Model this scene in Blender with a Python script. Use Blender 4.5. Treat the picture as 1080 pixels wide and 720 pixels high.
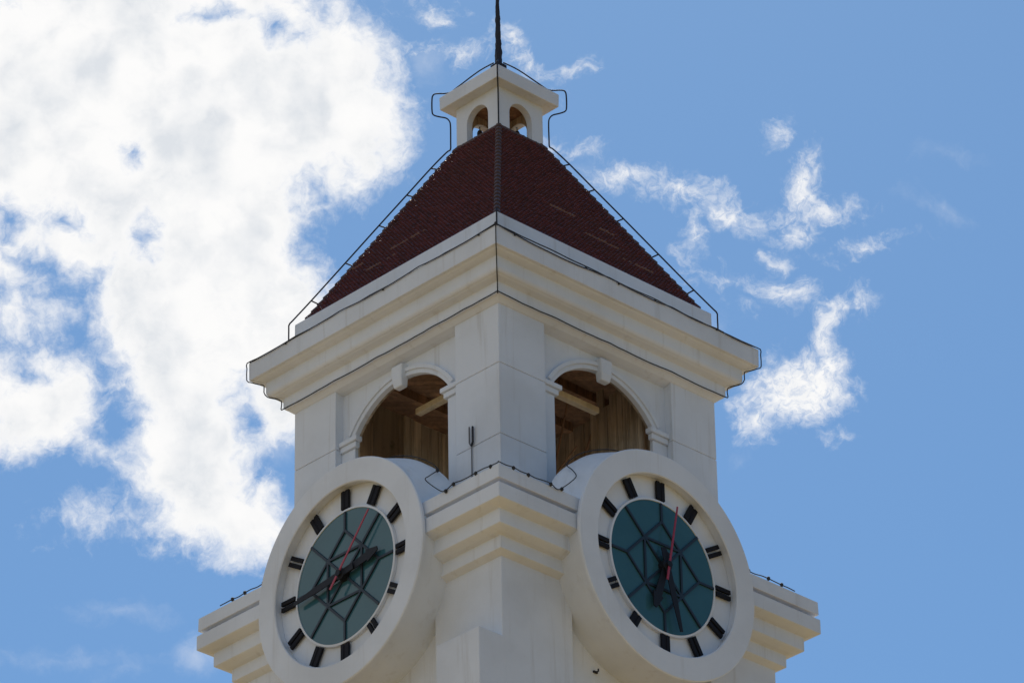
import bpy, bmesh, math, random
from mathutils import Vector, Matrix, noise as mnoise
random.seed(7)
R = math.radians
sc = bpy.context.scene
for o in list(bpy.data.objects):
    bpy.data.objects.remove(o)
COL = sc.collection
ZO = 34.546                       # measured heights are relative to a datum this far above the plaza

# ------------------------------------------------------------------ camera
CAM_R = Vector((0.72629066, -0.68720787, -0.01572349))
CAM_U = Vector((-0.33205413, -0.37078337, 0.86732909))
CAM_F = Vector((0.60186538, 0.62471196, 0.49748671))
cd = bpy.data.cameras.new('camera')
cam = bpy.data.objects.new('camera', cd)
COL.objects.link(cam)
m = Matrix((CAM_R, CAM_U, -CAM_F)).transposed().to_4x4()
m.translation = Vector((-50.268, -52.390, ZO - 32.946))
cam.matrix_world = m
cd.sensor_width = 36.0
cd.lens = 5198.9 / 1080 * 36.0
cd.clip_start = 0.5
cd.clip_end = 6000
sc.camera = cam

# ------------------------------------------------------------------ light
SUN_AZ, SUN_EL = R(47.5), R(50.0)     # azimuth from +X towards +Y
sd = bpy.data.lights.new('sun', 'SUN')
sd.energy = 3.6
sd.angle = R(0.5)
sd.color = (1.0, 0.94, 0.85)
sun = bpy.data.objects.new('sun', sd)
COL.objects.link(sun)
sdir = Vector((math.cos(SUN_AZ) * math.cos(SUN_EL), math.sin(SUN_AZ) * math.cos(SUN_EL), math.sin(SUN_EL)))
sun.rotation_euler = sdir.to_track_quat('Z', 'Y').to_euler()
sun.location = sdir * 200

sc.view_settings.view_transform = 'Standard'
sc.view_settings.look = 'None'
sc.view_settings.exposure = 0.0
sc.view_settings.gamma = 1.0
sc.view_settings.use_curve_mapping = False
sc.cycles.max_bounces = 10
sc.cycles.diffuse_bounces = 6

SKY_STRENGTH = 0.091
CLOUD_GAIN = 0.98
# ------------------------------------------------------------------ sky
class NT:
    """tiny helper to write node graphs"""
    def __init__(s, tree):
        s.t = tree; s.n = tree.nodes; s.l = tree.links
    def node(s, kind, **kw):
        n = s.n.new(kind)
        for k, v in kw.items():
            setattr(n, k, v)
        return n
    def put(s, sock, v):
        if isinstance(v, bpy.types.NodeSocket):
            s.l.new(v, sock)
        else:
            sock.default_value = v
    def math(s, op, a, b=0.0, c=None, clamp=False):
        n = s.node('ShaderNodeMath', operation=op, use_clamp=clamp)
        s.put(n.inputs[0], a); s.put(n.inputs[1], b)
        if c is not None: s.put(n.inputs[2], c)
        return n.outputs[0]
    def vec(s, op, a, b=None, scale=None):
        n = s.node('ShaderNodeVectorMath', operation=op)
        s.put(n.inputs[0], a)
        if b is not None: s.put(n.inputs[1], b)
        if scale is not None: s.put(n.inputs['Scale'], scale)
        return n.outputs['Value'] if op in ('LENGTH', 'DOT_PRODUCT', 'DISTANCE') else n.outputs[0]
    def noise(s, vec, scale, detail=6, rough=0.55, dist=0.0, lac=2.0):
        n = s.node('ShaderNodeTexNoise')
        n.inputs['Scale'].default_value = scale; n.inputs['Detail'].default_value = detail
        n.inputs['Roughness'].default_value = rough; n.inputs['Distortion'].default_value = dist
        n.inputs['Lacunarity'].default_value = lac
        if vec is not None: s.l.new(vec, n.inputs['Vector'])
        return n.outputs['Fac'], n.outputs['Color']
    def ramp(s, f, a, b, lo=0.0, hi=1.0, smooth=True):
        n = s.node('ShaderNodeMapRange', interpolation_type='SMOOTHSTEP' if smooth else 'LINEAR')
        s.put(n.inputs['Value'], f); s.put(n.inputs['From Min'], a); s.put(n.inputs['From Max'], b)
        s.put(n.inputs['To Min'], lo); s.put(n.inputs['To Max'], hi)
        return n.outputs[0]
    def mix(s, f, a, b, mode='MIX'):
        n = s.node('ShaderNodeMix', data_type='RGBA', blend_type=mode)
        s.put(n.inputs[0], f); s.put(n.inputs[6], a); s.put(n.inputs[7], b)
        return n.outputs[2]

world = bpy.data.worlds.new('World')
sc.world = world
world.use_nodes = True
W = NT(world.node_tree)
W.n.clear()
out = W.node('ShaderNodeOutputWorld')
bg = W.node('ShaderNodeBackground')
W.l.new(bg.outputs[0], out.inputs[0])
sky = W.node('ShaderNodeTexSky', sky_type='NISHITA')
sky.sun_disc = False
sky.sun_elevation = SUN_EL
sky.sun_rotation = R(90) - SUN_AZ
sky.altitude = 100
sky.air_density = 1.0
sky.dust_density = 0.3
sky.ozone_density = 1.0
tc = W.node('ShaderNodeTexCoord')
D = tc.outputs['Generated']
skycol = W.vec('SCALE', W.vec('MULTIPLY', sky.outputs[0], (0.60, 0.885, 1.09)), scale=SKY_STRENGTH)

# clouds are fixed to directions of the sky: a gnomonic chart about one bearing and elevation (units: 100 per 1.1 degree)
fdot = W.vec('DOT_PRODUCT', D, tuple(CAM_F))
fsafe = W.math('MAXIMUM', fdot, 0.05)
sx = W.math('MULTIPLY', W.math('DIVIDE', W.vec('DOT_PRODUCT', D, tuple(CAM_R)), fsafe), 5198.9)
sy = W.math('MULTIPLY', W.math('DIVIDE', W.vec('DOT_PRODUCT', D, tuple(CAM_U)), fsafe), -5198.9)
cmb = W.node('ShaderNodeCombineXYZ')
W.l.new(W.math('ADD', sx, 540.0), cmb.inputs[0]); W.l.new(W.math('ADD', sy, 360.0), cmb.inputs[1])
P0 = cmb.outputs[0]
# domain warp
_, w1 = W.noise(P0, 1 / 110.0, 3, 0.55)
_, w2 = W.noise(P0, 1 / 30.0, 5, 0.6)
P1 = W.vec('ADD', P0, W.vec('SCALE', W.vec('SUBTRACT', w1, (0.5, 0.5, 0.5)), scale=70.0))
P1 = W.vec('ADD', P1, W.vec('SCALE', W.vec('SUBTRACT', w2, (0.5, 0.5, 0.5)), scale=26.0))
P1s = W.node('ShaderNodeSeparateXYZ'); W.l.new(P1, P1s.inputs[0])
def ell(prev, cx, cy, rx, ry, rot=0.0):
    # the third coordinate only chains the ellipses one after another (keeps the shader's working set small)
    cb_ = W.node('ShaderNodeCombineXYZ')
    W.l.new(P1s.outputs[0], cb_.inputs[0]); W.l.new(P1s.outputs[1], cb_.inputs[1])
    if prev is not None: W.l.new(prev, cb_.inputs[2])
    mp = W.node('ShaderNodeMapping', vector_type='TEXTURE')
    mp.inputs['Location'].default_value = (cx, cy, 0)
    mp.inputs['Rotation'].default_value = (0, 0, R(rot))
    mp.inputs['Scale'].default_value = (rx, ry, 1e7)
    W.l.new(cb_.outputs[0], mp.inputs[0])
    return W.math('MULTIPLY', W.math('SUBTRACT', 1.0, W.vec('LENGTH', mp.outputs[0])), float(min(rx, ry)))
def union(lst, k=14.0, first=None):
    f = None; prev = first
    for e in lst:
        d = ell(prev, *e)
        f = d if f is None else W.math('SMOOTH_MAX', f, d, k)
        prev = f
    return f
BIG = [(120, 70, 190, 110), (300, 105, 120, 92), (380, 125, 38, 64), (240, 20, 110, 45, 10), (60, 180, 160, 110),
       (200, 200, 120, 110), (220, 300, 105, 90), (275, 330, 70, 70, 40), (225, 400, 85, 90), (285, 430, 40, 38),
       (165, 330, 60, 80), (208, 490, 62, 58), (225, 535, 62, 40, 8), (255, 560, 38, 30), (122, 545, 20, 7, -5),
       (35, 420, 62, 50), (20, 330, 26, 16, 15), (40, 275, 40, 22), (95, 470, 24, 7, 35), (282, 535, 12, 20)]
HOLES = [(8, 232, 20, 18, -40), (300, 480, 10, 14), (40, 285, 42, 10, 35), (52, 318, 9, 26, -15), (16, 364, 20, 14), (36, 386, 14, 6), (70, 238, 18, 7, 10), (108, 412, 22, 15),
         (105, 458, 15, 12, 30), (133, 157, 8, 9), (154, 257, 4, 9), (287, 36, 20, 10, 25), (312, 46, 10, 8),
         (228, 14, 11, 5), (258, 458, 12, 30, -10), (345, 205, 30, 18), (145, 441, 10, 5), (410, 70, 10, 12)]
SMALL = [(720, 205, 55, 17, 12), (765, 228, 40, 14, 12), (660, 190, 40, 10, -4), (735, 250, 12, 20), (812, 152, 9, 13, 20), (848, 195, 22, 30, 12), (862, 222, 40, 12, -6),
         (835, 243, 18, 10, -10), (912, 262, 22, 6, -14), (820, 308, 28, 14, 15), (818, 275, 8, 8), (765, 297, 20, 5), (915, 318, 14, 6, -20),
         (842, 410, 66, 42, -18), (872, 350, 14, 32, 28), (880, 385, 26, 22), (800, 445, 22, 18), (908, 316, 10, 10), (882, 461, 8, 5), (886, 330, 14, 7, 10), (792, 322, 10, 5),
         (568, 70, 26, 11, 42), (540, 35, 18, 9, 40), (460, 8, 20, 9), (482, 46, 18, 7, 10), (440, 50, 14, 6), (606, 76, 10, 5, -20), (608, 160, 16, 6), (590, 150, 10, 6)]
THIN = [(975, 222, 22, 5, 25), (1008, 164, 20, 6, -8), (135, 640, 42, 10, 8), (70, 690, 70, 8, 6), (125, 705, 22, 10), (350, 12, 22, 7, 15), (368, 30, 24, 8, 20), (430, 95, 9, 20), (405, 60, 22, 10, 40), (790, 490, 8, 5), (205, 690, 30, 25), (1000, 225, 20, 6, 30), (740, 330, 25, 10), (295, 470, 30, 30), (450, 60, 20, 20), (620, 185, 30, 8)]
fbm, _ = W.noise(P0, 1 / 75.0, 9, 0.60)
fb = W.math('SUBTRACT', fbm, 0.5)
fine, _ = W.noise(P1, 1 / 22.0, 6, 0.62, 0.6)
ff = W.math('SUBTRACT', fine, 0.5)
wisp, _ = W.noise(P1, 1 / 10.0, 5, 0.66, 0.8)
ff = W.math('ADD', ff, W.math('MULTIPLY', W.math('SUBTRACT', wisp, 0.5), 0.42))
big = union(BIG)
hol = union(HOLES, 6.0, big)
big = W.math('SMOOTH_MIN', big, W.math('MULTIPLY', hol, -1.3), 10.0)
dB = W.math('ADD', W.math('ADD', big, 9.0), W.math('ADD', W.math('MULTIPLY', fb, 75.0), W.math('MULTIPLY', ff, 40.0)))
aB = W.ramp(dB, -17.0, 28.0)
sm = union(SMALL, 6.0, aB)
dS = W.math('ADD', sm, W.math('ADD', W.math('MULTIPLY', fb, 30.0), W.math('MULTIPLY', ff, 40.0)))
aS = W.math('MULTIPLY', W.ramp(dS, -9.0, 26.0), W.ramp(wisp, 0.30, 0.56, 0.62, 1.0))
th = union(THIN, 6.0, aS)
dT = W.math('ADD', th, W.math('ADD', W.math('MULTIPLY', fb, 26.0), W.math('MULTIPLY', ff, 26.0)))
aT = W.ramp(dT, -8.0, 40.0, 0.0, 0.35)
# unseen cumulus added outside the view, massed left to light the left wall
sepD = W.node('ShaderNodeSeparateXYZ'); W.l.new(D, sepD.inputs[0])
dz = W.math('ADD', W.math('MAXIMUM', sepD.outputs[2], 0.0), 0.12)
pl = W.vec('SCALE', D, scale=W.math('DIVIDE', 1.0, dz))
gn, _ = W.noise(pl, 1.1, 8, 0.58)
gen = W.ramp(gn, 0.45, 0.58)
outside = W.ramp(fdot, math.cos(R(7.5)), math.cos(R(10.5)))
left_fill = W.ramp(W.vec('DOT_PRODUCT', D, (-0.85, 0.35, 0.0)), 0.05, 0.5)      # keeps the added clouds to the left, so that wall is brighter
gen = W.math('MULTIPLY', W.math('MULTIPLY', W.math('MULTIPLY', gen, left_fill), outside), W.ramp(sepD.outputs[2], -0.02, 0.1))
front = W.ramp(fdot, 0.6, 0.8)
al = W.math('MULTIPLY', W.math('MAXIMUM', W.math('MAXIMUM', aB, aS), aT), front)
al = W.math('MAXIMUM', al, gen)
# cloud brightness: thick middles a little greyer, broken by soft noise
cn, _ = W.noise(P0, 1 / 95.0, 5, 0.5)
thick = W.ramp(W.math('MAXIMUM', dB, W.math('MULTIPLY', dS, 1.3)), 8.0, 55.0)
puff, _ = W.noise(P1, 1 / 48.0, 6, 0.6)
sh = W.math('ADD', W.math('MULTIPLY', W.ramp(cn, 0.40, 0.66), 0.75), W.math('MULTIPLY', W.ramp(puff, 0.40, 0.72), 0.42), clamp=True)
grey = W.math('MULTIPLY', thick, sh)
ccol = W.mix(grey, (1.0, 0.995, 0.99, 1), (0.75, 0.785, 0.83, 1))
ccol = W.vec('SCALE', ccol, scale=CLOUD_GAIN)
W.l.new(W.mix(al, skycol, ccol), bg.inputs['Color'])
bg.inputs['Strength'].default_value = 1.0
world.cycles.sampling_method = 'MANUAL'
world.cycles.sample_map_resolution = 512

# ------------------------------------------------------------------ materials
def newmat(name):
    mt = bpy.data.materials.new(name); mt.use_nodes = True
    N = NT(mt.node_tree)
    b = N.n['Principled BSDF']
    return mt, N, b
def coords(N):
    return N.node('ShaderNodeTexCoord').outputs['Object']

def mat_plaster(name, base, stain=1.0):
    mt, N, b = newmat(name)
    co = coords(N)
    big_, _ = N.noise(co, 0.55, 6, 0.6)
    strk = N.node('ShaderNodeMapping'); N.l.new(co, strk.inputs[0]); strk.inputs['Scale'].default_value = (3.4, 3.4, 0.22)
    st, _ = N.noise(strk.outputs[0], 1.6, 6, 0.62)
    fi, _ = N.noise(co, 14.0, 5, 0.6)
    c = N.mix(N.ramp(big_, 0.35, 0.7), base, tuple(x * y for x, y in zip(base[:3], (0.87, 0.865, 0.855))) + (1,))
    c = N.mix(N.math('MULTIPLY', N.ramp(st, 0.54, 0.78), 0.38 * stain), c, (0.44, 0.435, 0.42, 1))
    c = N.mix(N.math('MULTIPLY', N.ramp(fi, 0.60, 0.80), 0.16 * stain), c, (0.45, 0.43, 0.40, 1))
    N.l.new(c, b.inputs['Base Color'])
    b.inputs['Roughness'].default_value = 0.75
    b.inputs['Specular IOR Level'].default_value = 0.25
    bp = N.node('ShaderNodeBump'); bp.inputs['Strength'].default_value = 0.22; bp.inputs['Distance'].default_value = 0.02
    md, _ = N.noise(co, 4.0, 8, 0.65)
    N.l.new(md, bp.inputs['Height']); N.l.new(bp.outputs[0], b.inputs['Normal'])
    return mt
PLASTER = mat_plaster('white_plaster', (0.685, 0.73, 0.79, 1), 1.35)
PAINT = mat_plaster('white_paint', (0.695, 0.74, 0.80, 1), 0.9)

def mat_wood(name, ca, cb, plank=0.16, moss=0.0, rough=0.8):
    mt, N, b = newmat(name)
    co = coords(N)
    mp = N.node('ShaderNodeMapping'); N.l.new(co, mp.inputs[0]); mp.inputs['Scale'].default_value = (1, 1, 0.06)
    gr, _ = N.noise(mp.outputs[0], 9.0, 7, 0.65, 0.4)
    sep = N.node('ShaderNodeSeparateXYZ'); N.l.new(co, sep.inputs[0])
    u = N.math('DIVIDE', N.math('ADD', sep.outputs[0], sep.outputs[1]), plank)
    fl = N.math('FLOOR', u)
    wn = N.node('ShaderNodeTexWhiteNoise', noise_dimensions='1D'); N.l.new(fl, wn.inputs['W'])
    c = N.mix(N.ramp(gr, 0.32, 0.68), ca, cb)
    c = N.mix(N.math('MULTIPLY', wn.outputs[0], 0.75), c, tuple(x * 0.4 for x in ca[:3]) + (1,))
    bl, _ = N.noise(co, 1.6, 6, 0.65)
    c = N.mix(N.math('MULTIPLY', N.ramp(bl, 0.5, 0.7), 0.6), c, tuple(x * 0.35 for x in ca[:3]) + (1,))
    if moss:
        ms, _ = N.noise(co, 2.6, 6, 0.6)
        c = N.mix(N.math('MULTIPLY', N.ramp(ms, 0.55, 0.7), moss), c, (0.035, 0.045, 0.016, 1))
    N.l.new(c, b.inputs['Base Color'])
    b.inputs['Roughness'].default_value = rough
    fr = N.math('FRACT', u)
    seam = N.math('MINIMUM', fr, N.math('SUBTRACT', 1.0, fr))
    h = N.math('ADD', N.ramp(seam, 0.0, 0.06), N.math('MULTIPLY', gr, 0.3))
    bp = N.node('ShaderNodeBump'); bp.inputs['Strength'].default_value = 0.8; bp.inputs['Distance'].default_value = 0.03
    N.l.new(h, bp.inputs['Height']); N.l.new(bp.outputs[0], b.inputs['Normal'])
    return mt
WOOD = mat_wood('weathered_boards', (0.62, 0.49, 0.35, 1), (0.23, 0.175, 0.12, 1), 0.23)
WALL_IN = mat_wood('stained_inner_render', (0.62, 0.50, 0.36, 1), (0.26, 0.20, 0.14, 1), 0.6, 0.6)
CEIL = mat_wood('ceiling_boards', (0.42, 0.23, 0.12, 1), (0.19, 0.11, 0.06, 1), 0.2)
BEAM = mat_wood('pale_timber', (0.80, 0.70, 0.50, 1), (0.70, 0.58, 0.40, 1), 5.0)

def mat_simple(name, col, rough=0.5, metal=0.0, spec=0.5, var=0.25, vs=6.0):
    mt, N, b = newmat(name)
    co = coords(N)
    f, _ = N.noise(co, vs, 5, 0.6)
    c = N.mix(N.math('MULTIPLY', f, var * 2), col, tuple(x * 0.5 for x in col[:3]) + (1,))
    N.l.new(c, b.inputs['Base Color'])
    b.inputs['Roughness'].default_value = rough
    b.inputs['Metallic'].default_value = metal
    b.inputs['Specular IOR Level'].default_value = spec
    return mt
BLACK = mat_simple('black_cable', (0.040, 0.042, 0.046, 1), 0.7, 0.0, 0.2)
IRON = mat_simple('dark_iron', (0.03, 0.032, 0.045, 1), 0.7, 0.0, 0.2)
GREYP = mat_simple('grey_plastic', (0.16, 0.16, 0.17, 1), 0.5)
MARK = mat_simple('black_marker', (0.010, 0.010, 0.014, 1), 0.7, 0.0, 0.2)
HAND = mat_simple('dark_hand', (0.010, 0.011, 0.016, 1), 0.6, 0.0, 0.3)
RED = mat_simple('red_hand', (0.36, 0.035, 0.065, 1), 0.45)
LATT = mat_simple('dark_lattice', (0.012, 0.022, 0.034, 1), 0.5)
GLASS = mat_simple('teal_glass', (0.044, 0.138, 0.178, 1), 0.12, 0.0, 0.28, 0.30, 1.6)

def mat_tile():
    mt, N, b = newmat('glazed_red_tile')
    co = coords(N)
    at = N.node('ShaderNodeAttribute'); at.attribute_name = 'tile_tone'
    n1, _ = N.noise(co, 1.3, 6, 0.65)
    n2, _ = N.noise(co, 24.0, 4, 0.6)
    c = N.mix(at.outputs['Fac'], (0.155, 0.052, 0.064, 1), (0.075, 0.033, 0.044, 1))
    c = N.mix(N.math('MULTIPLY', N.ramp(n1, 0.45, 0.75), 0.55), c, (0.09, 0.045, 0.043, 1))
    c = N.mix(N.math('MULTIPLY', N.ramp(n2, 0.55, 0.8), 0.35), c, (0.15, 0.075, 0.07, 1))
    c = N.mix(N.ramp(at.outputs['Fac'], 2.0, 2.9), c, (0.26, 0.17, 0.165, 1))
    N.l.new(c, b.inputs['Base Color'])
    b.inputs['Roughness'].default_value = 0.5
    b.inputs['Specular IOR Level'].default_value = 0.4
    return mt
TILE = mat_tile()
RIDGE = mat_simple('ridge_tile', (0.095, 0.055, 0.055, 1), 0.65, var=0.4, vs=9.0)

def mat_ground():
    mt, N, b = newmat('paved_plaza')
    co = coords(N)
    br = N.node('ShaderNodeTexBrick'); N.l.new(co, br.inputs[0])
    br.inputs['Color1'].default_value = (0.46, 0.305, 0.11, 1); br.inputs['Color2'].default_value = (0.40, 0.26, 0.095, 1)
    br.inputs['Mortar'].default_value = (0.2, 0.15, 0.10, 1); br.inputs['Scale'].default_value = 1.0
    n, _ = N.noise(co, 0.05, 6, 0.6)
    c = N.mix(N.math('MULTIPLY', N.ramp(n, 0.4, 0.7), 0.35), br.outputs[0], (0.36, 0.25, 0.10, 1))
    N.l.new(c, b.inputs['Base Color'])
    b.inputs['Roughness'].default_value = 0.85
    return mt
GROUND = mat_ground()

# ------------------------------------------------------------------ mesh helpers
def obj(name, bm, mat, parent=None, smooth=False, bevel=0.0, seg=2):
    bmesh.ops.recalc_face_normals(bm, faces=bm.faces)
    me = bpy.data.meshes.new(name)
    bm.to_mesh(me); bm.free()
    me.materials.append(mat)
    if smooth:
        for p in me.polygons: p.use_smooth = True
    o = bpy.data.objects.new(name, me)
    COL.objects.link(o)
    if parent is not None:
        o.parent = parent
        r = parent
        off = Vector((0, 0, 0))
        while r is not None:
            off += r.location; r = r.parent
        me.transform(Matrix.Translation(-off))
    if bevel:
        md = o.modifiers.new('edge', 'BEVEL'); md.width = bevel; md.segments = seg; md.limit_method = 'ANGLE'; md.angle_limit = R(35)
        md.harden_normals = False
    return o
def thing(name, label, cat, loc, group=None):
    o = bpy.data.objects.new(name, None)
    COL.objects.link(o); o.location = loc; o.empty_display_size = 0.3
    o['label'] = label; o['category'] = cat
    if group: o['group'] = group
    return o
def tag(o, label, cat, group=None):
    o['label'] = label; o['category'] = cat
    if group: o['group'] = group
    return o
def F(k, a, d, z):
    """point on face k of the tower (0 -Y, 1 -X, 2 +Y, 3 +X): a to the viewer's right, d out from the axis, z above datum"""
    x, y = a, -d
    for _ in range(k): x, y = y, -x
    return Vector((x, y, z + ZO))
def face_box(bm, k, a0, a1, d0, d1, z0, z1):
    v = [bm.verts.new(F(k, a, d, z)) for z in (z0, z1) for a, d in ((a0, d0), (a1, d0), (a1, d1), (a0, d1))]
    for q in ((0, 1, 2, 3), (4, 5, 6, 7), (0, 1, 5, 4), (1, 2, 6, 5), (2, 3, 7, 6), (3, 0, 4, 7)):
        bm.faces.new([v[i] for i in q])
def face_prism(bm, k, pts, d0, d1):
    """polygon in the (a, z) plane of face k, extruded between d0 and d1"""
    A = [bm.verts.new(F(k, a, d0, z)) for a, z in pts]
    B = [bm.verts.new(F(k, a, d1, z)) for a, z in pts]
    bm.faces.new(A); bm.faces.new(B)
    n = len(pts)
    for i in range(n):
        bm.faces.new((A[i], A[(i + 1) % n], B[(i + 1) % n], B[i]))
def square_loft(bm, prof, caps=(True, True)):
    """square rings of half width w at height z"""
    rings = []
    for w, z in prof:
        rings.append([bm.verts.new((sx_ * w, sy_ * w, z + ZO)) for sx_, sy_ in ((-1, -1), (1, -1), (1, 1), (-1, 1))])
    for A, B in zip(rings, rings[1:]):
        for i in range(4):
            bm.faces.new((A[i], A[(i + 1) % 4], B[(i + 1) % 4], B[i]))
    if caps[0]: bm.faces.new(rings[0])
    if caps[1]: bm.faces.new(rings[-1])
def tube(bm, pts, r, seg=6, r1=None, closed=False):
    pts = [Vector(p) for p in pts]
    n = len(pts); rings = []
    up = Vector((0.31, 0.17, 0.93)).normalized()
    prev = None
    for i, p in enumerate(pts):
        t = (pts[min(i + 1, n - 1)] - pts[max(i - 1, 0)]).normalized()
        if prev is None:
            s = t.cross(up)
            if s.length < 1e-3: s = t.cross(Vector((1, 0, 0)))
            s.normalize()
        else:
            s = (prev - t * prev.dot(t)).normalized()
        prev = s
        b = t.cross(s)
        rr = r if r1 is None else r + (r1 - r) * i / (n - 1)
        rings.append([bm.verts.new(p + (s * math.cos(q) + b * math.sin(q)) * rr) for q in [2 * math.pi * j / seg for j in range(seg)]])
    for A, B in zip(rings, rings[1:]):
        for j in range(seg):
            bm.faces.new((A[j], A[(j + 1) % seg], B[(j + 1) % seg], B[j]))
    bm.faces.new(rings[0]); bm.faces.new(rings[-1])
def smooth_path(pts, n=6):
    """Catmull-Rom through the points"""
    P = [Vector(p) for p in pts]
    Q = [P[0] * 2 - P[1]] + P + [P[-1] * 2 - P[-2]]
    outp = []
    for i in range(1, len(Q) - 2):
        a, b, c, d = Q[i - 1], Q[i], Q[i + 1], Q[i + 2]
        for j in range(n):
            t = j / n
            outp.append(0.5 * ((2 * b) + (c - a) * t + (2 * a - 5 * b + 4 * c - d) * t * t + (3 * b - a - 3 * c + d) * t ** 3))
    outp.append(P[-1])
    return outp

# ------------------------------------------------------------------ ground
bm = bmesh.new()
S = 2500
vs = [bm.verts.new((x, y, 0)) for x, y in ((-S, -S), (S, -S), (S, S), (-S, S))]
bm.faces.new(vs)
g = obj('ground', bm, GROUND); g['kind'] = 'structure'

# ------------------------------------------------------------------ tower
T = thing('clock_tower', 'white plastered clock tower with belfry arches and steep red tiled roof', 'tower', (0, 0, 0))

# lower shaft: recessed walls with corner piers, and a low block stepping out on one side
bm = bmesh.new()
square_loft(bm, [(2.93, -ZO), (2.93, 2.60)])
sh = obj('lower_shaft', bm, PLASTER, T)
for k in range(4):
    bm = bmesh.new()
    # corner pier at the left end of face k
    c = [(-3.076, 3.076), (-1.55, 3.076), (-1.55, 2.5), (-2.5, 2.5), (-2.5, 1.55), (-3.076, 1.55)]
    A = [bm.verts.new(F(k, a, d, -ZO + 0.01)) for a, d in c]
    B = [bm.verts.new(F(k, a, d, 2.60)) for a, d in c]
    bm.faces.new(A); bm.faces.new(B)
    for i in range(6): bm.faces.new((A[i], A[(i + 1) % 6], B[(i + 1) % 6], B[i]))
    obj('lower_pier', bm, PLASTER, T, bevel=0.012)
bm = bmesh.new()
face_box(bm, 1, 2.11, 3.079, 3.0, 3.575, -ZO + 0.02, 0.985)
obj('side_block', bm, PLASTER, T, bevel=0.012)

# lower cornice
def cove(w0, z0, w1, z1, n=5, bulge=0.4):
    """from (w0,z0) under an overhang in and down to (w1,z1), slightly concave"""
    r = []
    for i in range(1, n):
        t = i / n
        r.append((w0 + (w1 - w0) * t, z0 + (z1 - z0) * (t ** (1 + bulge * 2))))
    return r
prof = [(2.7, 2.33), (3.076, 2.335)]
prof = [(2.7, 2.36), (3.079, 2.365), (3.21, 2.42), (3.21, 2.635)]
prof += [(3.30, 2.650), (3.385, 2.685), (3.425, 2.707), (3.425, 2.950)]
prof += [(3.50, 2.965), (3.58, 2.992), (3.626, 3.013), (3.626, 3.27), (3.50, 3.285), (3.50, 3.345), (3.612, 3.355), (3.608, 3.594), (2.2, 3.60)]
for k in range(4):                    # one return piece round each corner, stopping against the clock surrounds
    bm = bmesh.new()
    E_ = 1.70
    prf = [p for p in prof] + [(2.2, 2.36)]
    rows = [[bm.verts.new(F(k, -E_, w, z)) for w, z in prf], [bm.verts.new(F(k, -w, w, z)) for w, z in prf], [bm.verts.new(F(k, -w, E_, z)) for w, z in prf]]
    nn = len(prf)
    for A, B in zip(rows, rows[1:]):
        for i in range(nn): bm.faces.new((A[i], A[(i + 1) % nn], B[(i + 1) % nn], B[i]))
    bm.faces.new(rows[0]); bm.faces.new(rows[2])
    obj('lower_cornice', bm, PLASTER, T, bevel=0.010)

# belfry: corner piers
for k in range(4):
    bm = bmesh.new()
    c = [(-2.5, 2.5), (-1.465, 2.5), (-1.465, 2.21), (-2.21, 2.21), (-2.21, 1.465), (-2.5, 1.465)]
    for za, zb, ins in ((3.55, 4.985, 0), (4.985, 5.003, 0.012), (5.003, 6.29, 0), (6.29, 6.308, 0.012), (6.308, 7.6, 0)):
        # thin recessed render joints between the lifts
        cc = [(a + (ins if i in (0, 5) else (-ins if i == 1 else 0)), d - (ins if i in (0, 1) else (-ins if i == 5 else 0))) for i, (a, d) in enumerate(c)]
        A = [bm.verts.new(F(k, a, d, za)) for a, d in cc]
        B = [bm.verts.new(F(k, a, d, zb)) for a, d in cc]
        bm.faces.new(A); bm.faces.new(B)
        for i in range(6): bm.faces.new((A[i], A[(i + 1) % 6], B[(i + 1) % 6], B[i]))
    obj('corner_pier', bm, PLASTER, T, bevel=0.008)
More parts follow.
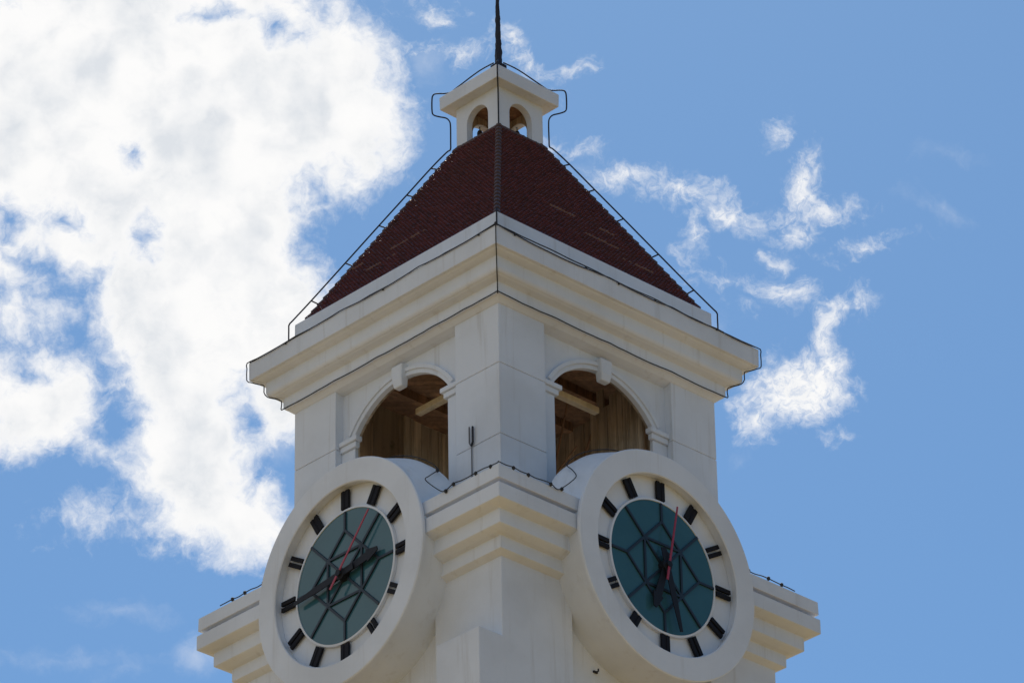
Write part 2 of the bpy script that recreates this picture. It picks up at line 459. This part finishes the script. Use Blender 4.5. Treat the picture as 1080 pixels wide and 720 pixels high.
# belfry walls with segmental arches
HA, SPR, RA, ZA = 1.16, 6.43, 1.385, 5.70
a0 = math.asin(HA / RA)
def arc(rad, half, n=28, cz=ZA):
    t0 = math.asin(min(1, half / rad))
    return [(rad * math.sin(-t0 + 2 * t0 * i / n), cz + rad * math.cos(-t0 + 2 * t0 * i / n)) for i in range(n + 1)]
for k in range(4):
    bm = bmesh.new()
    pts = [(-1.47, 3.58), (-1.47, 7.55), (1.47, 7.55), (1.47, 3.58), (HA, 3.58)] + list(reversed(arc(RA, HA))) + [(-HA, 3.58)]
    face_prism(bm, k, pts, 2.33, 2.265)
    obj('belfry_wall', bm, PLASTER, T)
    # archivolt of two stepped bands
    bm = bmesh.new()
    o1 = arc(1.465, HA + 0.075, 36); i1 = arc(1.382, HA - 0.003, 36)
    face_prism(bm, k, o1 + list(reversed(i1)), 2.362, 2.31)
    o2 = arc(1.530, HA + 0.13, 36); i2 = arc(1.460, HA + 0.070, 36)
    face_prism(bm, k, o2 + list(reversed(i2)), 2.392, 2.31)
    obj('arch_moulding', bm, PLASTER, T, bevel=0.008)
    # keystone
    bm = bmesh.new()
    v = [F(k, a, d, z) for a, d, z in ((-.10, 2.30, 6.90), (.10, 2.30, 6.90), (.10, 2.43, 6.90), (-.10, 2.43, 6.90),
                                       (-.115, 2.30, 7.03), (.115, 2.30, 7.03), (.115, 2.46, 7.03), (-.115, 2.46, 7.03),
                                       (-.135, 2.30, 7.30), (.135, 2.30, 7.30), (.135, 2.46, 7.30), (-.135, 2.46, 7.30))]
    vv = [bm.verts.new(p) for p in v]
    for b0 in (0, 4):
        for i in range(4): bm.faces.new((vv[b0 + i], vv[b0 + (i + 1) % 4], vv[b0 + 4 + (i + 1) % 4], vv[b0 + 4 + i]))
    bm.faces.new(vv[0:4]); bm.faces.new(vv[8:12])
    obj('keystone', bm, PLASTER, T, bevel=0.02)
    # imposts
    for s in (-1, 1):
        bm = bmesh.new()
        A0, A1 = sorted((s * 1.02, s * 1.462))
        face_box(bm, k, A0, A1, 2.30, 2.440, 6.345, 6.43)
        B0, B1 = sorted((s * 1.07, s * 1.460))
        face_box(bm, k, B0, B1, 2.31, 2.405, 6.24, 6.343)
        C0, C1 = sorted((s * 1.13, s * 1.461))
        face_box(bm, k, C0, C1, 2.32, 2.365, 3.60, 6.238)
        obj('impost', bm, PLASTER, T, bevel=0.012)
# belfry inside: boarded lining, floor, ceiling, timbers
for k in range(4):
    bm = bmesh.new()
    h2 = HA + 0.03
    pts = [(-2.195, 3.62), (-2.195, 8.2), (2.195, 8.2), (2.195, 3.62), (h2, 3.62)] + list(reversed(arc(RA + 0.03, h2))) + [(-h2, 3.62)]
    face_prism(bm, k, pts, 2.262, 2.20)
    obj('inner_wall', bm, WALL_IN if k in (1, 2) else WOOD, T)
bm = bmesh.new(); face_box(bm, 0, -2.26, 2.26, -2.26, 2.26, 3.602, 3.618)
obj('belfry_floor', bm, PLASTER, T)
bm = bmesh.new()
face_box(bm, 0, -2.2, 2.2, -2.2, 2.2, 8.05, 8.15)
obj('belfry_ceiling', bm, CEIL, T)
for a in (-1.5, -0.5, 0.5, 1.5):
    bm = bmesh.new(); face_box(bm, 1, a - 0.06, a + 0.06, -2.05, 2.05, 7.88, 8.045)
    obj('ceiling_joist', bm, CEIL, T)
for k, e in ((0, 0.70), (1, 0.52)):
    s = 1 if k == 0 else -1
    bm = bmesh.new(); face_box(bm, k, *sorted((-s * 2.19, s * e)), 1.44, 1.56, 6.92, 7.03)
    obj('tie_beam', bm, BEAM, T, bevel=0.008)
# plank screens standing at the ends of the beams
bm = bmesh.new()
for i in range(8):
    y0 = -2.03 + i * 0.152
    dd = random.uniform(0, 0.02)
    face_box(bm, 3, y0, y0 + 0.146, 1.22 + dd, 1.26 + dd, 3.67, 7.35 + random.uniform(0, 0.5))
obj('plank_screen', bm, WOOD, T)
bm = bmesh.new()
for i in range(12):
    x0 = -1.14 + i * 0.19
    dd = random.uniform(0, 0.02)
    face_box(bm, 2, -x0 - 0.184, -x0, 1.22 + dd, 1.26 + dd, 3.67, 7.33 + random.uniform(-0.02, 0.02))
obj('plank_screen', bm, WOOD, T)
for p, q in (((1.5, .5, 5.2), (1.25, -.9, 7.2)), ((1.6, .9, 5.6), (1.3, -.2, 7.9)), ((1.2, .7, 5.4), (1.1, .1, 7.6)), ((1.1, .6, 6.1), (1.2, -.5, 6.9))):
    bm = bmesh.new(); tube(bm, [Vector(p) + Vector((0, 0, ZO)), Vector(q) + Vector((0, 0, ZO))], 0.018, 6)
    obj('brace', bm, CEIL, T)

# upper cornice with rounded mouldings
def ovolo(w_out, w_in, zt, zb, n=5):
    """rounded lower edge from the upright face (w_out, zt) in to (w_in, zb)"""
    return [(w_in + (w_out - w_in) * math.cos(t), zt + (zb - zt) * math.sin(t)) for t in [math.pi / 2 * (n - i) / n for i in range(n + 1)]]
prof = [(2.28, 7.350), (2.42, 7.372), (2.52, 7.402), (2.575, 7.45)]
prof += ovolo(2.640, 2.600, 7.53, 7.475) + [(2.640, 7.690)]
prof += [(2.70, 7.707), (2.76, 7.720)] + ovolo(2.850, 2.785, 7.82, 7.735) + [(2.850, 8.005)]
prof += [(2.91, 8.015), (2.97, 8.035), (3.00, 8.057)] + [(3.052, 8.062), (3.056, 8.397), (2.42, 8.47)]
bm = bmesh.new(); square_loft(bm, prof, (False, False))
obj('upper_cornice', bm, PLASTER, T, bevel=0.006, seg=1)
bm = bmesh.new(); square_loft(bm, [(2.513, 8.40), (2.510, 9.13), (2.30, 9.15)], (False, True))
obj('parapet', bm, PLASTER, T, bevel=0.015)

# tiled roof
EW, EZ, TW, TZ = 2.34, 9.20, 0.47, 12.60
bm = bmesh.new()
tone = bm.verts.layers.float.new('tile_tone')
NC, NU, SS = 48, 64, 4
slope = Vector((0, EW - TW, TZ - EZ)); L = math.hypot(EW - TW, TZ - EZ)
nd, nz = (TZ - EZ) / L, (EW - TW) / L          # outward normal in (d, z)
CW = 2 * EW / NU
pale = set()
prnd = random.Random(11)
for k in range(4):                    # short runs of tile lips coloured light to paint in sun glints
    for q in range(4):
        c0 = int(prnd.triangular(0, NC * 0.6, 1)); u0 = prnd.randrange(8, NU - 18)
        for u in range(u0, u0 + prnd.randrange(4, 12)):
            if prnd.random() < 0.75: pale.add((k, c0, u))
for k in range(4):
    for c in range(NC):
        t0, t1 = c / NC, (c + 1.16) / NC
        jit = [random.gauss(0, 0.004) for _ in range(NU)]
        jl = [random.gauss(0, 0.03) for _ in range(NU)]
        tn = [min(1, max(0, random.gauss(0.5, 0.28))) for _ in range(NU)]
        wlim = EW + (TW - EW) * (t0 + t1) / 2
        for u in range(NU):
            ua, ub = -EW + u * CW, -EW + (u + 1) * CW
            if ub < -wlim - 0.02 or ua > wlim + 0.02: continue
            rows = []
            for (tt, lift) in ((t0 + jl[u] / NC, 0.034), (t0 + jl[u] / NC, 0.054), (t1, 0.010)):
                row = []
                w = EW + (TW - EW) * min(tt, 1.0)
                for s in range(SS + 1):
                    f = s / SS
                    aa = ua + (ub - ua) * (0.01 + 0.98 * f)
                    hh = lift + jit[u] + 0.020 * math.sin(math.pi * f) - (0.022 if rows == [] else 0)
                    d = EW + (TW - EW) * tt + nd * hh
                    z = EZ + (TZ - EZ) * tt + nz * hh
                    aa = max(-w - 0.01, min(w + 0.01, aa))
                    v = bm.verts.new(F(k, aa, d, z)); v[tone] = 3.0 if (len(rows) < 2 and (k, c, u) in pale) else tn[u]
                    row.append(v)
                rows.append(row)
            for A, B in zip(rows, rows[1:]):
                for s in range(SS):
                    try: bm.faces.new((A[s], A[s + 1], B[s + 1], B[s]))
                    except ValueError: pass
# underlay so no light leaks through
rb = [bm.verts.new((a * (EW - 0.02), b * (EW - 0.02), EZ + ZO)) for a, b in ((-1, -1), (1, -1), (1, 1), (-1, 1))]
rt = [bm.verts.new((a * (TW - 0.02), b * (TW - 0.02), TZ + ZO)) for a, b in ((-1, -1), (1, -1), (1, 1), (-1, 1))]
for i in range(4): bm.faces.new((rb[i], rb[(i + 1) % 4], rt[(i + 1) % 4], rt[i]))
bm.faces.new(rb); bm.faces.new(rt)
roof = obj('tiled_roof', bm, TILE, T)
for k in range(4):                    # half-round hip tiles
    bm = bmesh.new()
    n = 26
    for i in range(n):
        t0, t1 = i / n, (i + 1.12) / n
        w0, w1 = EW + (TW - EW) * t0, EW + (TW - EW) * t1
        p = F(k, -w0 - 0.02, w0 + 0.02, EZ + (TZ - EZ) * t0 + 0.012)
        q = F(k, -w1 - 0.005, w1 + 0.005, EZ + (TZ - EZ) * t1)
        tube(bm, [p, p + (q - p) * 0.5, q], 0.060 + random.uniform(-.0015, .0015), 10, 0.056)
    obj('hip_ridge', bm, RIDGE, roof, smooth=False)

# lantern
bm = bmesh.new()
LW, LH = 0.532, 0.268
for k in range(4):
    pts = [(-LW, 12.20), (-LW, 13.40), (LW, 13.40), (LW, 12.20), (LH, 12.20)] + \
          [(LH * math.cos(math.pi * i / 20), 12.932 + LH * math.sin(math.pi * i / 20)) for i in range(21)] + [(-LH, 12.20)]
    # mitred corners: front polygon on the outer face, back polygon pulled in
    th_ = 0.13
    A = [bm.verts.new(F(k, a, LW, z)) for a, z in pts]
    B = [bm.verts.new(F(k, max(-LW + th_, min(LW - th_, a)), LW - th_, z)) for a, z in pts]
    bm.faces.new(A); bm.faces.new(B)
    for i in range(len(pts)):
        j = (i + 1) % len(pts)
        if i == 0 or i == 2: continue
        bm.faces.new((A[i], A[j], B[j], B[i]))
bmesh.ops.remove_doubles(bm, verts=bm.verts, dist=1e-5)
lan = obj('lantern', bm, PLASTER, T, bevel=0.006)
bm = bmesh.new(); square_loft(bm, [(0.50, 13.372), (0.736, 13.374), (0.742, 13.625), (0.06, 14.24)])
obj('lantern_roof', bm, PLASTER, lan, bevel=0.012)
bm = bmesh.new(); square_loft(bm, [(0.395, 13.33), (0.395, 13.366)])
obj('lantern_ceiling', bm, CEIL, lan)
for k in range(4):
    bm = bmesh.new()
    lh = LH + 0.012
    pts = [(-0.385, 12.3), (-0.385, 13.33), (0.385, 13.33), (0.385, 12.3), (lh, 12.3)] + \
          [(lh * math.cos(math.pi * i / 20), 12.932 + lh * math.sin(math.pi * i / 20)) for i in range(21)] + [(-lh, 12.3)]
    face_prism(bm, k, pts, 0.401, 0.388)
    obj('lantern_lining', bm, WOOD, lan)
# dark flashing at the foot of the lantern
bm = bmesh.new(); square_loft(bm, [(0.560, 12.49), (0.575, 12.56), (0.540, 12.575)], (False, False))
obj('flashing', bm, RIDGE, lan)

# ------------------------------------------------------------------ clocks
DF, DD, ZC = 3.72, 3.53, 3.015      # front of the ring, dial plane, centre height
def ring(bm, k, prof, n=96):
    """surface of revolution about the clock axis; prof = list of (radius, depth)"""
    rows = []
    for rr, d in prof:
        rows.append([bm.verts.new(F(k, rr * math.sin(2 * math.pi * i / n), d, ZC + rr * math.cos(2 * math.pi * i / n))) for i in range(n)])
    for A, B in zip(rows, rows[1:]):
        for i in range(n): bm.faces.new((A[i], A[(i + 1) % n], B[(i + 1) % n], B[i]))
    return rows
def drum(bm, k, prof, n=144):
    """like ring, but prof = (radius, depth, flare): the shoulder above the ledge flares out by that much"""
    rows = []
    for rr, d, fl in prof:
        row = []
        for i in range(n):
            q = 2 * math.pi * i / n
            t = abs((math.degrees(q) + 180) % 360 - 180)
            gq = max(0.0, min(1.0, (74 - t) / 22)); gq = gq * gq * (3 - 2 * gq)
            r2 = rr + fl * gq
            row.append(bm.verts.new(F(k, r2 * math.sin(q), d, ZC + r2 * math.cos(q))))
        rows.append(row)
    for A, B in zip(rows, rows[1:]):
        for i in range(n): bm.faces.new((A[i], A[(i + 1) % n], B[(i + 1) % n], B[i]))
def bar(bm, k, p, q, w, d0, d1, w1=None):
    """flat bar from p to q in the (a, z-ZC) plane of the dial"""
    p, q = Vector(p), Vector(q)
    t = (q - p).normalized(); s = Vector((-t.y, t.x))
    w1 = w if w1 is None else w1
    c = [p + s * w / 2, p - s * w / 2, q - s * w1 / 2, q + s * w1 / 2]
    face_prism(bm, k, [(v.x, v.y + ZC) for v in c], d0, d1)
def pol(r_, ang): return (r_ * math.sin(R(ang)), r_ * math.cos(R(ang)))
def clock(k, label, ah, am, asec):
    c = thing('tower_clock', label, 'clock', F(k, 0, 2.93, ZC), 'clocks on the tower faces')
    bm = bmesh.new()
    drum(bm, k, [(1.40, DD - 0.012, 0), (1.60, DD - 0.010, 0), (1.595, DD + 0.03, 0), (1.56, DF - 0.015, 0), (1.575, DF, 0), (1.955, DF, 0), (1.972, DF - 0.015, 0),
                 (1.972, DF - 0.060, 0.0), (1.925, DF - 0.066, 0.045), (1.925, DF - 0.14, 0.065), (1.925, DF - 0.28, 0.10), (1.93, DF - 0.5, 0.17), (1.935, 3.08, 0.21), (1.94, 2.90, 0.20), (1.0, 2.90, 0)])
    o = obj('surround', bm, PAINT, c, smooth=True)
    o.data.set_sharp_from_angle(angle=R(40))
    bm = bmesh.new(); r_ = ring(bm, k, [(1.597, DD), (1.12, DD)])
    bm.faces.new(r_[1])
    obj('dial', bm, PAINT, c)
    bm = bmesh.new(); ring(bm, k, [(1.195, DD + 0.002), (1.190, DD + 0.06), (1.155, DD + 0.065), (1.150, DD + 0.01)])
    obj('glass_rim', bm, PAINT, c, smooth=False)
    bm = bmesh.new(); r_ = ring(bm, k, [(1.152, DD + 0.035), (1.152, DD + 0.05)]); bm.faces.new(r_[1])
    obj('glass_face', bm, GLASS, c)
    bm = bmesh.new()
    l0, l1 = DD + 0.052, DD + 0.075
    i_ = 0
    def lb(p, q, w=0.042):
        nonlocal i_
        i_ += 1
        bar(bm, k, p, q, w, l0, l1 + 0.0006 * (i_ % 9))
    for q in range(4):
        lb(pol(0.81, 90 * q), pol(1.145, 90 * q))
        lb(pol(0.81, 90 * q), pol(0.81, 90 * q + 90))
        lb(pol(0.573, 90 * q + 45), pol(0.573, 90 * q + 135))
        lb(pol(0.0, 90 * q + 45), pol(1.145, 90 * q + 45))
    obj('lattice', bm, LATT, c)
    for h in range(12):
        bm = bmesh.new()
        t = Vector(pol(1, 30 * h)); s = Vector((t.y, -t.x))
        w = 0.105 if h else 0.11
        for sg in (-1, 1):
            p = t * 1.205 + s * sg * 0.054; q = t * 1.535 + s * sg * 0.054
            bar(bm, k, p, q, 0.074, DD + 0.03, DD + 0.075)
        if h in (0, 1, 6, 7, 11):
            bar(bm, k, t * 1.21, t * 1.53, 0.05, DD + 0.034, DD + 0.066)
        obj('hour_marker', bm, MARK, c, bevel=0.004, seg=1)
    # hands
    bm = bmesh.new()
    bar(bm, k, pol(-0.26, ah), pol(0.62, ah), 0.10, 3.650, 3.668, 0.15)
    tp = Vector(pol(0.86, ah)); bs = Vector(pol(0.60, ah)); t = (tp - bs).normalized(); s = Vector((-t.y, t.x))
    face_prism(bm, k, [(v.x, v.y + ZC) for v in (bs + s * 0.115, bs - s * 0.115, tp - s * 0.035, tp + s * 0.035)], 3.651, 3.669)
    obj('hour_hand', bm, HAND, c)
    bm = bmesh.new()
    bar(bm, k, pol(-0.30, am), pol(0.55, am), 0.12, 3.682, 3.698, 0.125)
    bar(bm, k, pol(0.55, am), pol(1.13, am), 0.125, 3.682, 3.698, 0.06)
    obj('minute_hand', bm, HAND, c)
    bm = bmesh.new(); bar(bm, k, pol(-0.30, asec), pol(1.13, asec), 0.045, 3.735, 3.747, 0.03)
    obj('second_hand', bm, RED, c)
    bm = bmesh.new(); r_ = ring(bm, k, [(0.10, DD + 0.05), (0.10, 3.70), (0.055, 3.71), (0.055, 3.755)], 24); bm.faces.new(r_[-1])
    obj('hub', bm, HAND, c)
    return c
clock(1, 'tower clock whose long black hand points left to the nine marker', 80, 263.5, 40)
clock(0, 'tower clock whose two black hands both point down near the six marker', 199, 166, 11.6)

# ------------------------------------------------------------------ lightning rod
rod = thing('lightning_rod', 'tall dark rough iron mast on top of the small lantern', 'mast', (0, 0, 14.2 + ZO))
bm = bmesh.new()
pts = []; n = 90
ringv = []
for i in range(n + 1):
    z = 14.2 + 4.3 * i / n
    rr = 0.066 - 0.036 * min(1, (z - 14.2) / 1.6) - 0.02 * max(0, (z - 15.8) / 2.7)
    rw = []
    for j in range(9):
        q = 2 * math.pi * j / 9
        ns = mnoise.noise(Vector((math.cos(q) * 2, math.sin(q) * 2, z * 11)))
        r2 = rr * (1 + 0.35 * ns)
        rw.append(bm.verts.new((r2 * math.cos(q), r2 * math.sin(q), z + ZO)))
    ringv.append(rw)
for A, B in zip(ringv, ringv[1:]):
    for j in range(9): bm.faces.new((A[j], A[(j + 1) % 9], B[(j + 1) % 9], B[j]))
bm.faces.new(ringv[0]); bm.faces.new(ringv[-1])
obj('shaft', bm, IRON, rod)
bm = bmesh.new(); square_loft(bm, [(0.10, 14.20), (0.10, 14.27), (0.07, 14.30)])
obj('base_collar', bm, IRON, rod)

# ------------------------------------------------------------------ lightning conductors along the hips
def diag(k, w, z, off=0.0):
    """point on the corner at the left end of face k"""
    p = F(k, -w, w, z)
    return p + Vector(F(k, 1, 1, 0) - Vector((0, 0, ZO))).normalized() * off
def conductor(k, label, path, brackets, cls):
    c = thing('lightning_conductor', label, 'cable', diag(k, 2.58, 8.45), 'lightning conductors on the hips')
    bm = bmesh.new(); tube(bm, smooth_path([diag(k, w, z) for w, z in path], 4), 0.0135, 6)
    obj('conductor_rod', bm, IRON, c, smooth=True)
    for w, z in brackets:
        bm = bmesh.new()
        hipz = EZ + (TZ - EZ) * (EW - w + 0.10) / (EW - TW)
        tube(bm, [diag(k, w, z), diag(k, w - 0.13, EZ + (TZ - EZ) * (EW - w + 0.13) / (EW - TW))], 0.014, 5)
        obj('bracket', bm, IRON, c)
PATH = [(0.06, 14.33), (0.25, 14.16), (0.50, 13.86), (0.62, 13.73), (0.77, 13.72), (0.815, 13.69), (0.83, 13.60), (0.83, 13.36), (0.81, 13.28), (0.74, 13.24), (0.66, 13.21), (0.62, 13.15), (0.605, 13.05),
        (0.605, 12.70), (0.61, 12.56), (0.66, 12.50), (0.845, 12.20), (1.15, 11.66), (1.49, 11.06), (1.90, 10.33), (2.30, 9.62), (2.52, 9.24), (2.575, 9.14), (2.58, 9.02), (2.58, 8.45)]
BR = [(0.85, 12.19), (1.15, 11.66), (1.49, 11.06), (1.90, 10.33), (2.31, 9.60)]
conductor(1, 'thin iron conductor held off the left roof edge by short brackets', PATH, BR, None)
conductor(3, 'thin iron conductor held off the right roof edge by short brackets', PATH, BR, None)
conductor(0, 'thin cable down the front ridge of the red roof from the lantern corner',
          [(0.05, 14.36), (0.30, 14.08), (0.60, 13.82), (0.752, 13.66), (0.762, 13.62), (0.760, 13.40), (0.70, 13.34), (0.56, 13.27), (0.545, 13.1), (0.545, 12.66), (0.55, 12.5), (0.60, 12.42), (1.2, 11.34), (1.8, 10.27), (2.35, 9.29), (2.49, 9.18), (2.528, 9.12), (2.528, 8.46)], [], None)

# ------------------------------------------------------------------ light strings and cables on the mouldings
def cable(name, label, paths, r, clips=(), group='light strings along the mouldings', n=5, loc=None):
    c = thing(name, label, 'cable', paths[0][0] if loc is None else loc, group)
    bm = bmesh.new()
    for p in paths: tube(bm, smooth_path(p, n), r, 5)
    obj('cord', bm, BLACK, c, smooth=True)
    for p, rr in clips:
        bm = bmesh.new()
        bmesh.ops.create_icosphere(bm, subdivisions=1, radius=rr, matrix=Matrix.Translation(p) @ Matrix.Diagonal((1, 1, 1.3, 1)))
        obj('bulb', bm, BLACK, c)
    return c
PROFILE = [(3.075, 8.41), (3.078, 8.30), (3.078, 8.07), (3.03, 8.03), (2.93, 7.985), (2.872, 7.965), (2.872, 7.83), (2.83, 7.74), (2.75, 7.705), (2.665, 7.66), (2.662, 7.54), (2.625, 7.468)]
def sag_run(k, d, z0, sags, a0, a1, lo=0.0):
    """run along face k from a0 to a1, drooping between the given fixings"""
    fx = [0.0] + sags + [1.0]
    pts = []
    for f0, f1 in zip(fx, fx[1:]):
        m_ = max(4, int((f1 - f0) * 30))
        for i in range(m_):
            t = i / m_; f = f0 + (f1 - f0) * t
            pts.append(F(k, a0 + (a1 - a0) * f, d, z0 - lo * (f1 - f0) * 4 * t * (1 - t) + random.uniform(-.004, .004)))
    pts.append(F(k, a1, d, z0))
    return pts
def clips_on(path, every, rr, start=2):
    return [(p + Vector((0, 0, -0.012)), rr) for p in path[start::every]]
# left face: along the top edge, down the far corner, back along the lowest moulding
up1 = sag_run(1, 3.078, 8.405, [0.30, 0.62, 0.80], 3.078, -3.078, 0.11)
dn1 = [diag(1, w, z) for w, z in PROFILE]
lo1 = sag_run(1, 2.660, 7.485, [0.25, 0.45, 0.7, 0.85], -2.66, 2.66, 0.05)
cable('light_string', 'dark light string looped round the mouldings of the left upper cornice', [up1 + dn1[1:-1] + lo1], 0.0105, clips_on(up1, 11, 0.021), n=2)
up0 = sag_run(0, 3.078, 8.405, [0.42, 0.66, 0.83], -3.078, 3.078, 0.15)
dn0 = [diag(3, w, z) for w, z in PROFILE]
lo0 = sag_run(0, 2.660, 7.485, [0.25, 0.52, 0.75], 2.66, -2.66, 0.07)
cable('light_string', 'dark light string looped round the mouldings of the right upper cornice', [up0 + dn0[1:-1] + lo0], 0.0105, clips_on(up0, 11, 0.021), n=2)
# thin wires lying on the cornice top behind the strings
cable('thin_wire', 'thin wire against the foot of the left parapet', [sag_run(1, 3.03, 8.425, [0.2, 0.5, 0.8], -3.06, 3.03, 0.05)], 0.010, n=2, group='thin wires on the cornice')
cable('thin_wire', 'thin wire against the foot of the right parapet', [sag_run(0, 3.03, 8.445, [0.2, 0.35, 0.6], -3.06, 3.03, 0.05)], 0.011, clips_on(sag_run(0, 3.04, 8.42, [], -3, 3, 0), 8, 0.025), n=2, group='thin wires on the cornice')
# front corner drop
pf = [diag(0, w, z) for w, z in [(2.53, 8.47), (2.80, 8.44), (3.07, 8.42)] + PROFILE]
cable('corner_cable', 'straight cable down the front corner of the upper cornice', [pf], 0.0105, group=None)
# ledge string: round the front corner and up over both clock surrounds
def on_drum(k, ang, d, off=0.0):
    rr = 2.05 + 0.14 * max(0, (DF - 0.25 - d)) / 0.5 + off
    return F(k, rr * math.sin(R(ang)), d, ZC + rr * math.cos(R(ang)))
ledge = []
for ang, d, off in ((8, 3.06, .02), (18, 3.06, .03), (30, 3.06, .03), (42, 3.07, .04), (50, 3.12, .05), (56, 3.36, .04), (61, 3.52, .05)):
    ledge.append(on_drum(1, ang, d, off))
for a in (2.28, 2.42, 2.6): ledge.append(F(1, a, 3.63, 3.60 + (0.03 if a != 2.42 else -0.02)))
for i in range(6): ledge.append(F(1, 2.75 + i * 0.17, 3.61, 3.622 + random.uniform(-.012, .012)))
ledge.append(F(0, -3.62, 3.62, 3.615))
for i in range(6): ledge.append(F(0, -3.45 + i * 0.16, 3.61, 3.625 + random.uniform(-.012, .012)))
for a in (-2.5, -2.38, -2.26): ledge.append(F(0, a, 3.63, 3.60 + (0.02 if a != -2.38 else -0.03)))
for ang, d, off in ((-61, 3.50, .03), (-55, 3.36, .04), (-48, 3.12, .05), (-36, 3.07, .05), (-24, 3.06, .04), (-12, 3.06, .05), (2, 3.06, .03)):
    ledge.append(on_drum(0, ang, d, off))
cb = [(ledge[i] + Vector((0, 0, -0.015)), 0.032) for i in (4, 8, 9, 12, 14, 18, 20, 23, 25)]
cable('ledge_string', 'dark light string on the front corner ledge between the two clocks', [ledge], 0.009, cb, group='light strings on the clock ledge')
for k, s, lab in ((1, -1, 'dark light string on the far left end of the clock ledge'), (0, 1, 'dark light string on the far right end of the clock ledge')):
    p = [F(k, s * (1.85 + 0.155 * i), 3.58, 3.645 + random.uniform(-.012, .012)) for i in range(9)]
    cable('ledge_string', lab, [p], 0.010, [(p[i], 0.034) for i in (1, 4, 6)], group='light strings on the clock ledge')

# small forked aerial on the front corner pier
an = thing('aerial', 'small grey forked aerial fixed to the front corner pier', 'aerial', F(1, 1.85, 2.52, 4.2))
bm = bmesh.new(); tube(bm, [F(1, 1.855, 2.525, 3.6), F(1, 1.855, 2.525, 5.06)], 0.011, 6)
obj('pole', bm, GREYP, an)
for a, z1, w, mt in ((1.815, 5.36, 0.014, GREYP), (1.895, 5.34, 0.018, IRON)):
    bm = bmesh.new(); tube(bm, [F(1, 1.855, 2.53, 5.0), F(1, a, 2.535, 5.06), F(1, a, 2.535, z1)], w, 6)
    obj('fork', bm, mt, an)
# bracket low on the right face
bk = thing('wall_bracket', 'small dark iron bracket on the wall beneath the right clock', 'bracket', F(0, -0.95, 2.94, 1.09))
bm = bmesh.new(); face_box(bm, 0, -0.99, -0.90, 2.935, 2.965, 1.07, 1.105); obj('plate', bm, IRON, bk, bevel=0.006)
bm = bmesh.new(); tube(bm, [F(0, -0.94, 2.96, 1.085), F(0, -0.94, 3.01, 1.085), F(0, -0.96, 3.03, 1.11)], 0.014, 6); obj('hook', bm, IRON, bk)
# little lamps hanging in the far arches of the lantern
for k, lab in ((2, 'small dark lamp hanging in the lantern, seen through its left arch'), (3, 'small dark lamp hanging in the lantern, seen through its right arch')):
    lp = thing('hanging_lamp', lab, 'lamp', F(k, 0.04, 0.46, 13.20), 'lamps hanging in the lantern')
    bm = bmesh.new(); tube(bm, [F(k, 0.04, 0.46, 13.21), F(k, 0.04, 0.46, 13.11)], 0.010, 6); obj('cord', bm, BLACK, lp)
    bm = bmesh.new()
    rows = []
    for rr, z in ((0.012, 13.13), (0.035, 13.11), (0.05, 13.07), (0.05, 13.03), (0.03, 13.0)):
        p0 = F(k, 0.04, 0.46, z)
        rows.append([bm.verts.new(p0 + Vector((rr * math.cos(q), rr * math.sin(q), 0))) for q in [2 * math.pi * j / 12 for j in range(12)]])
    for A, B in zip(rows, rows[1:]):
        for j in range(12): bm.faces.new((A[j], A[(j + 1) % 12], B[(j + 1) % 12], B[j]))
    bm.faces.new(rows[0]); bm.faces.new(rows[-1])
    obj('shade', bm, BLACK, lp, smooth=True)
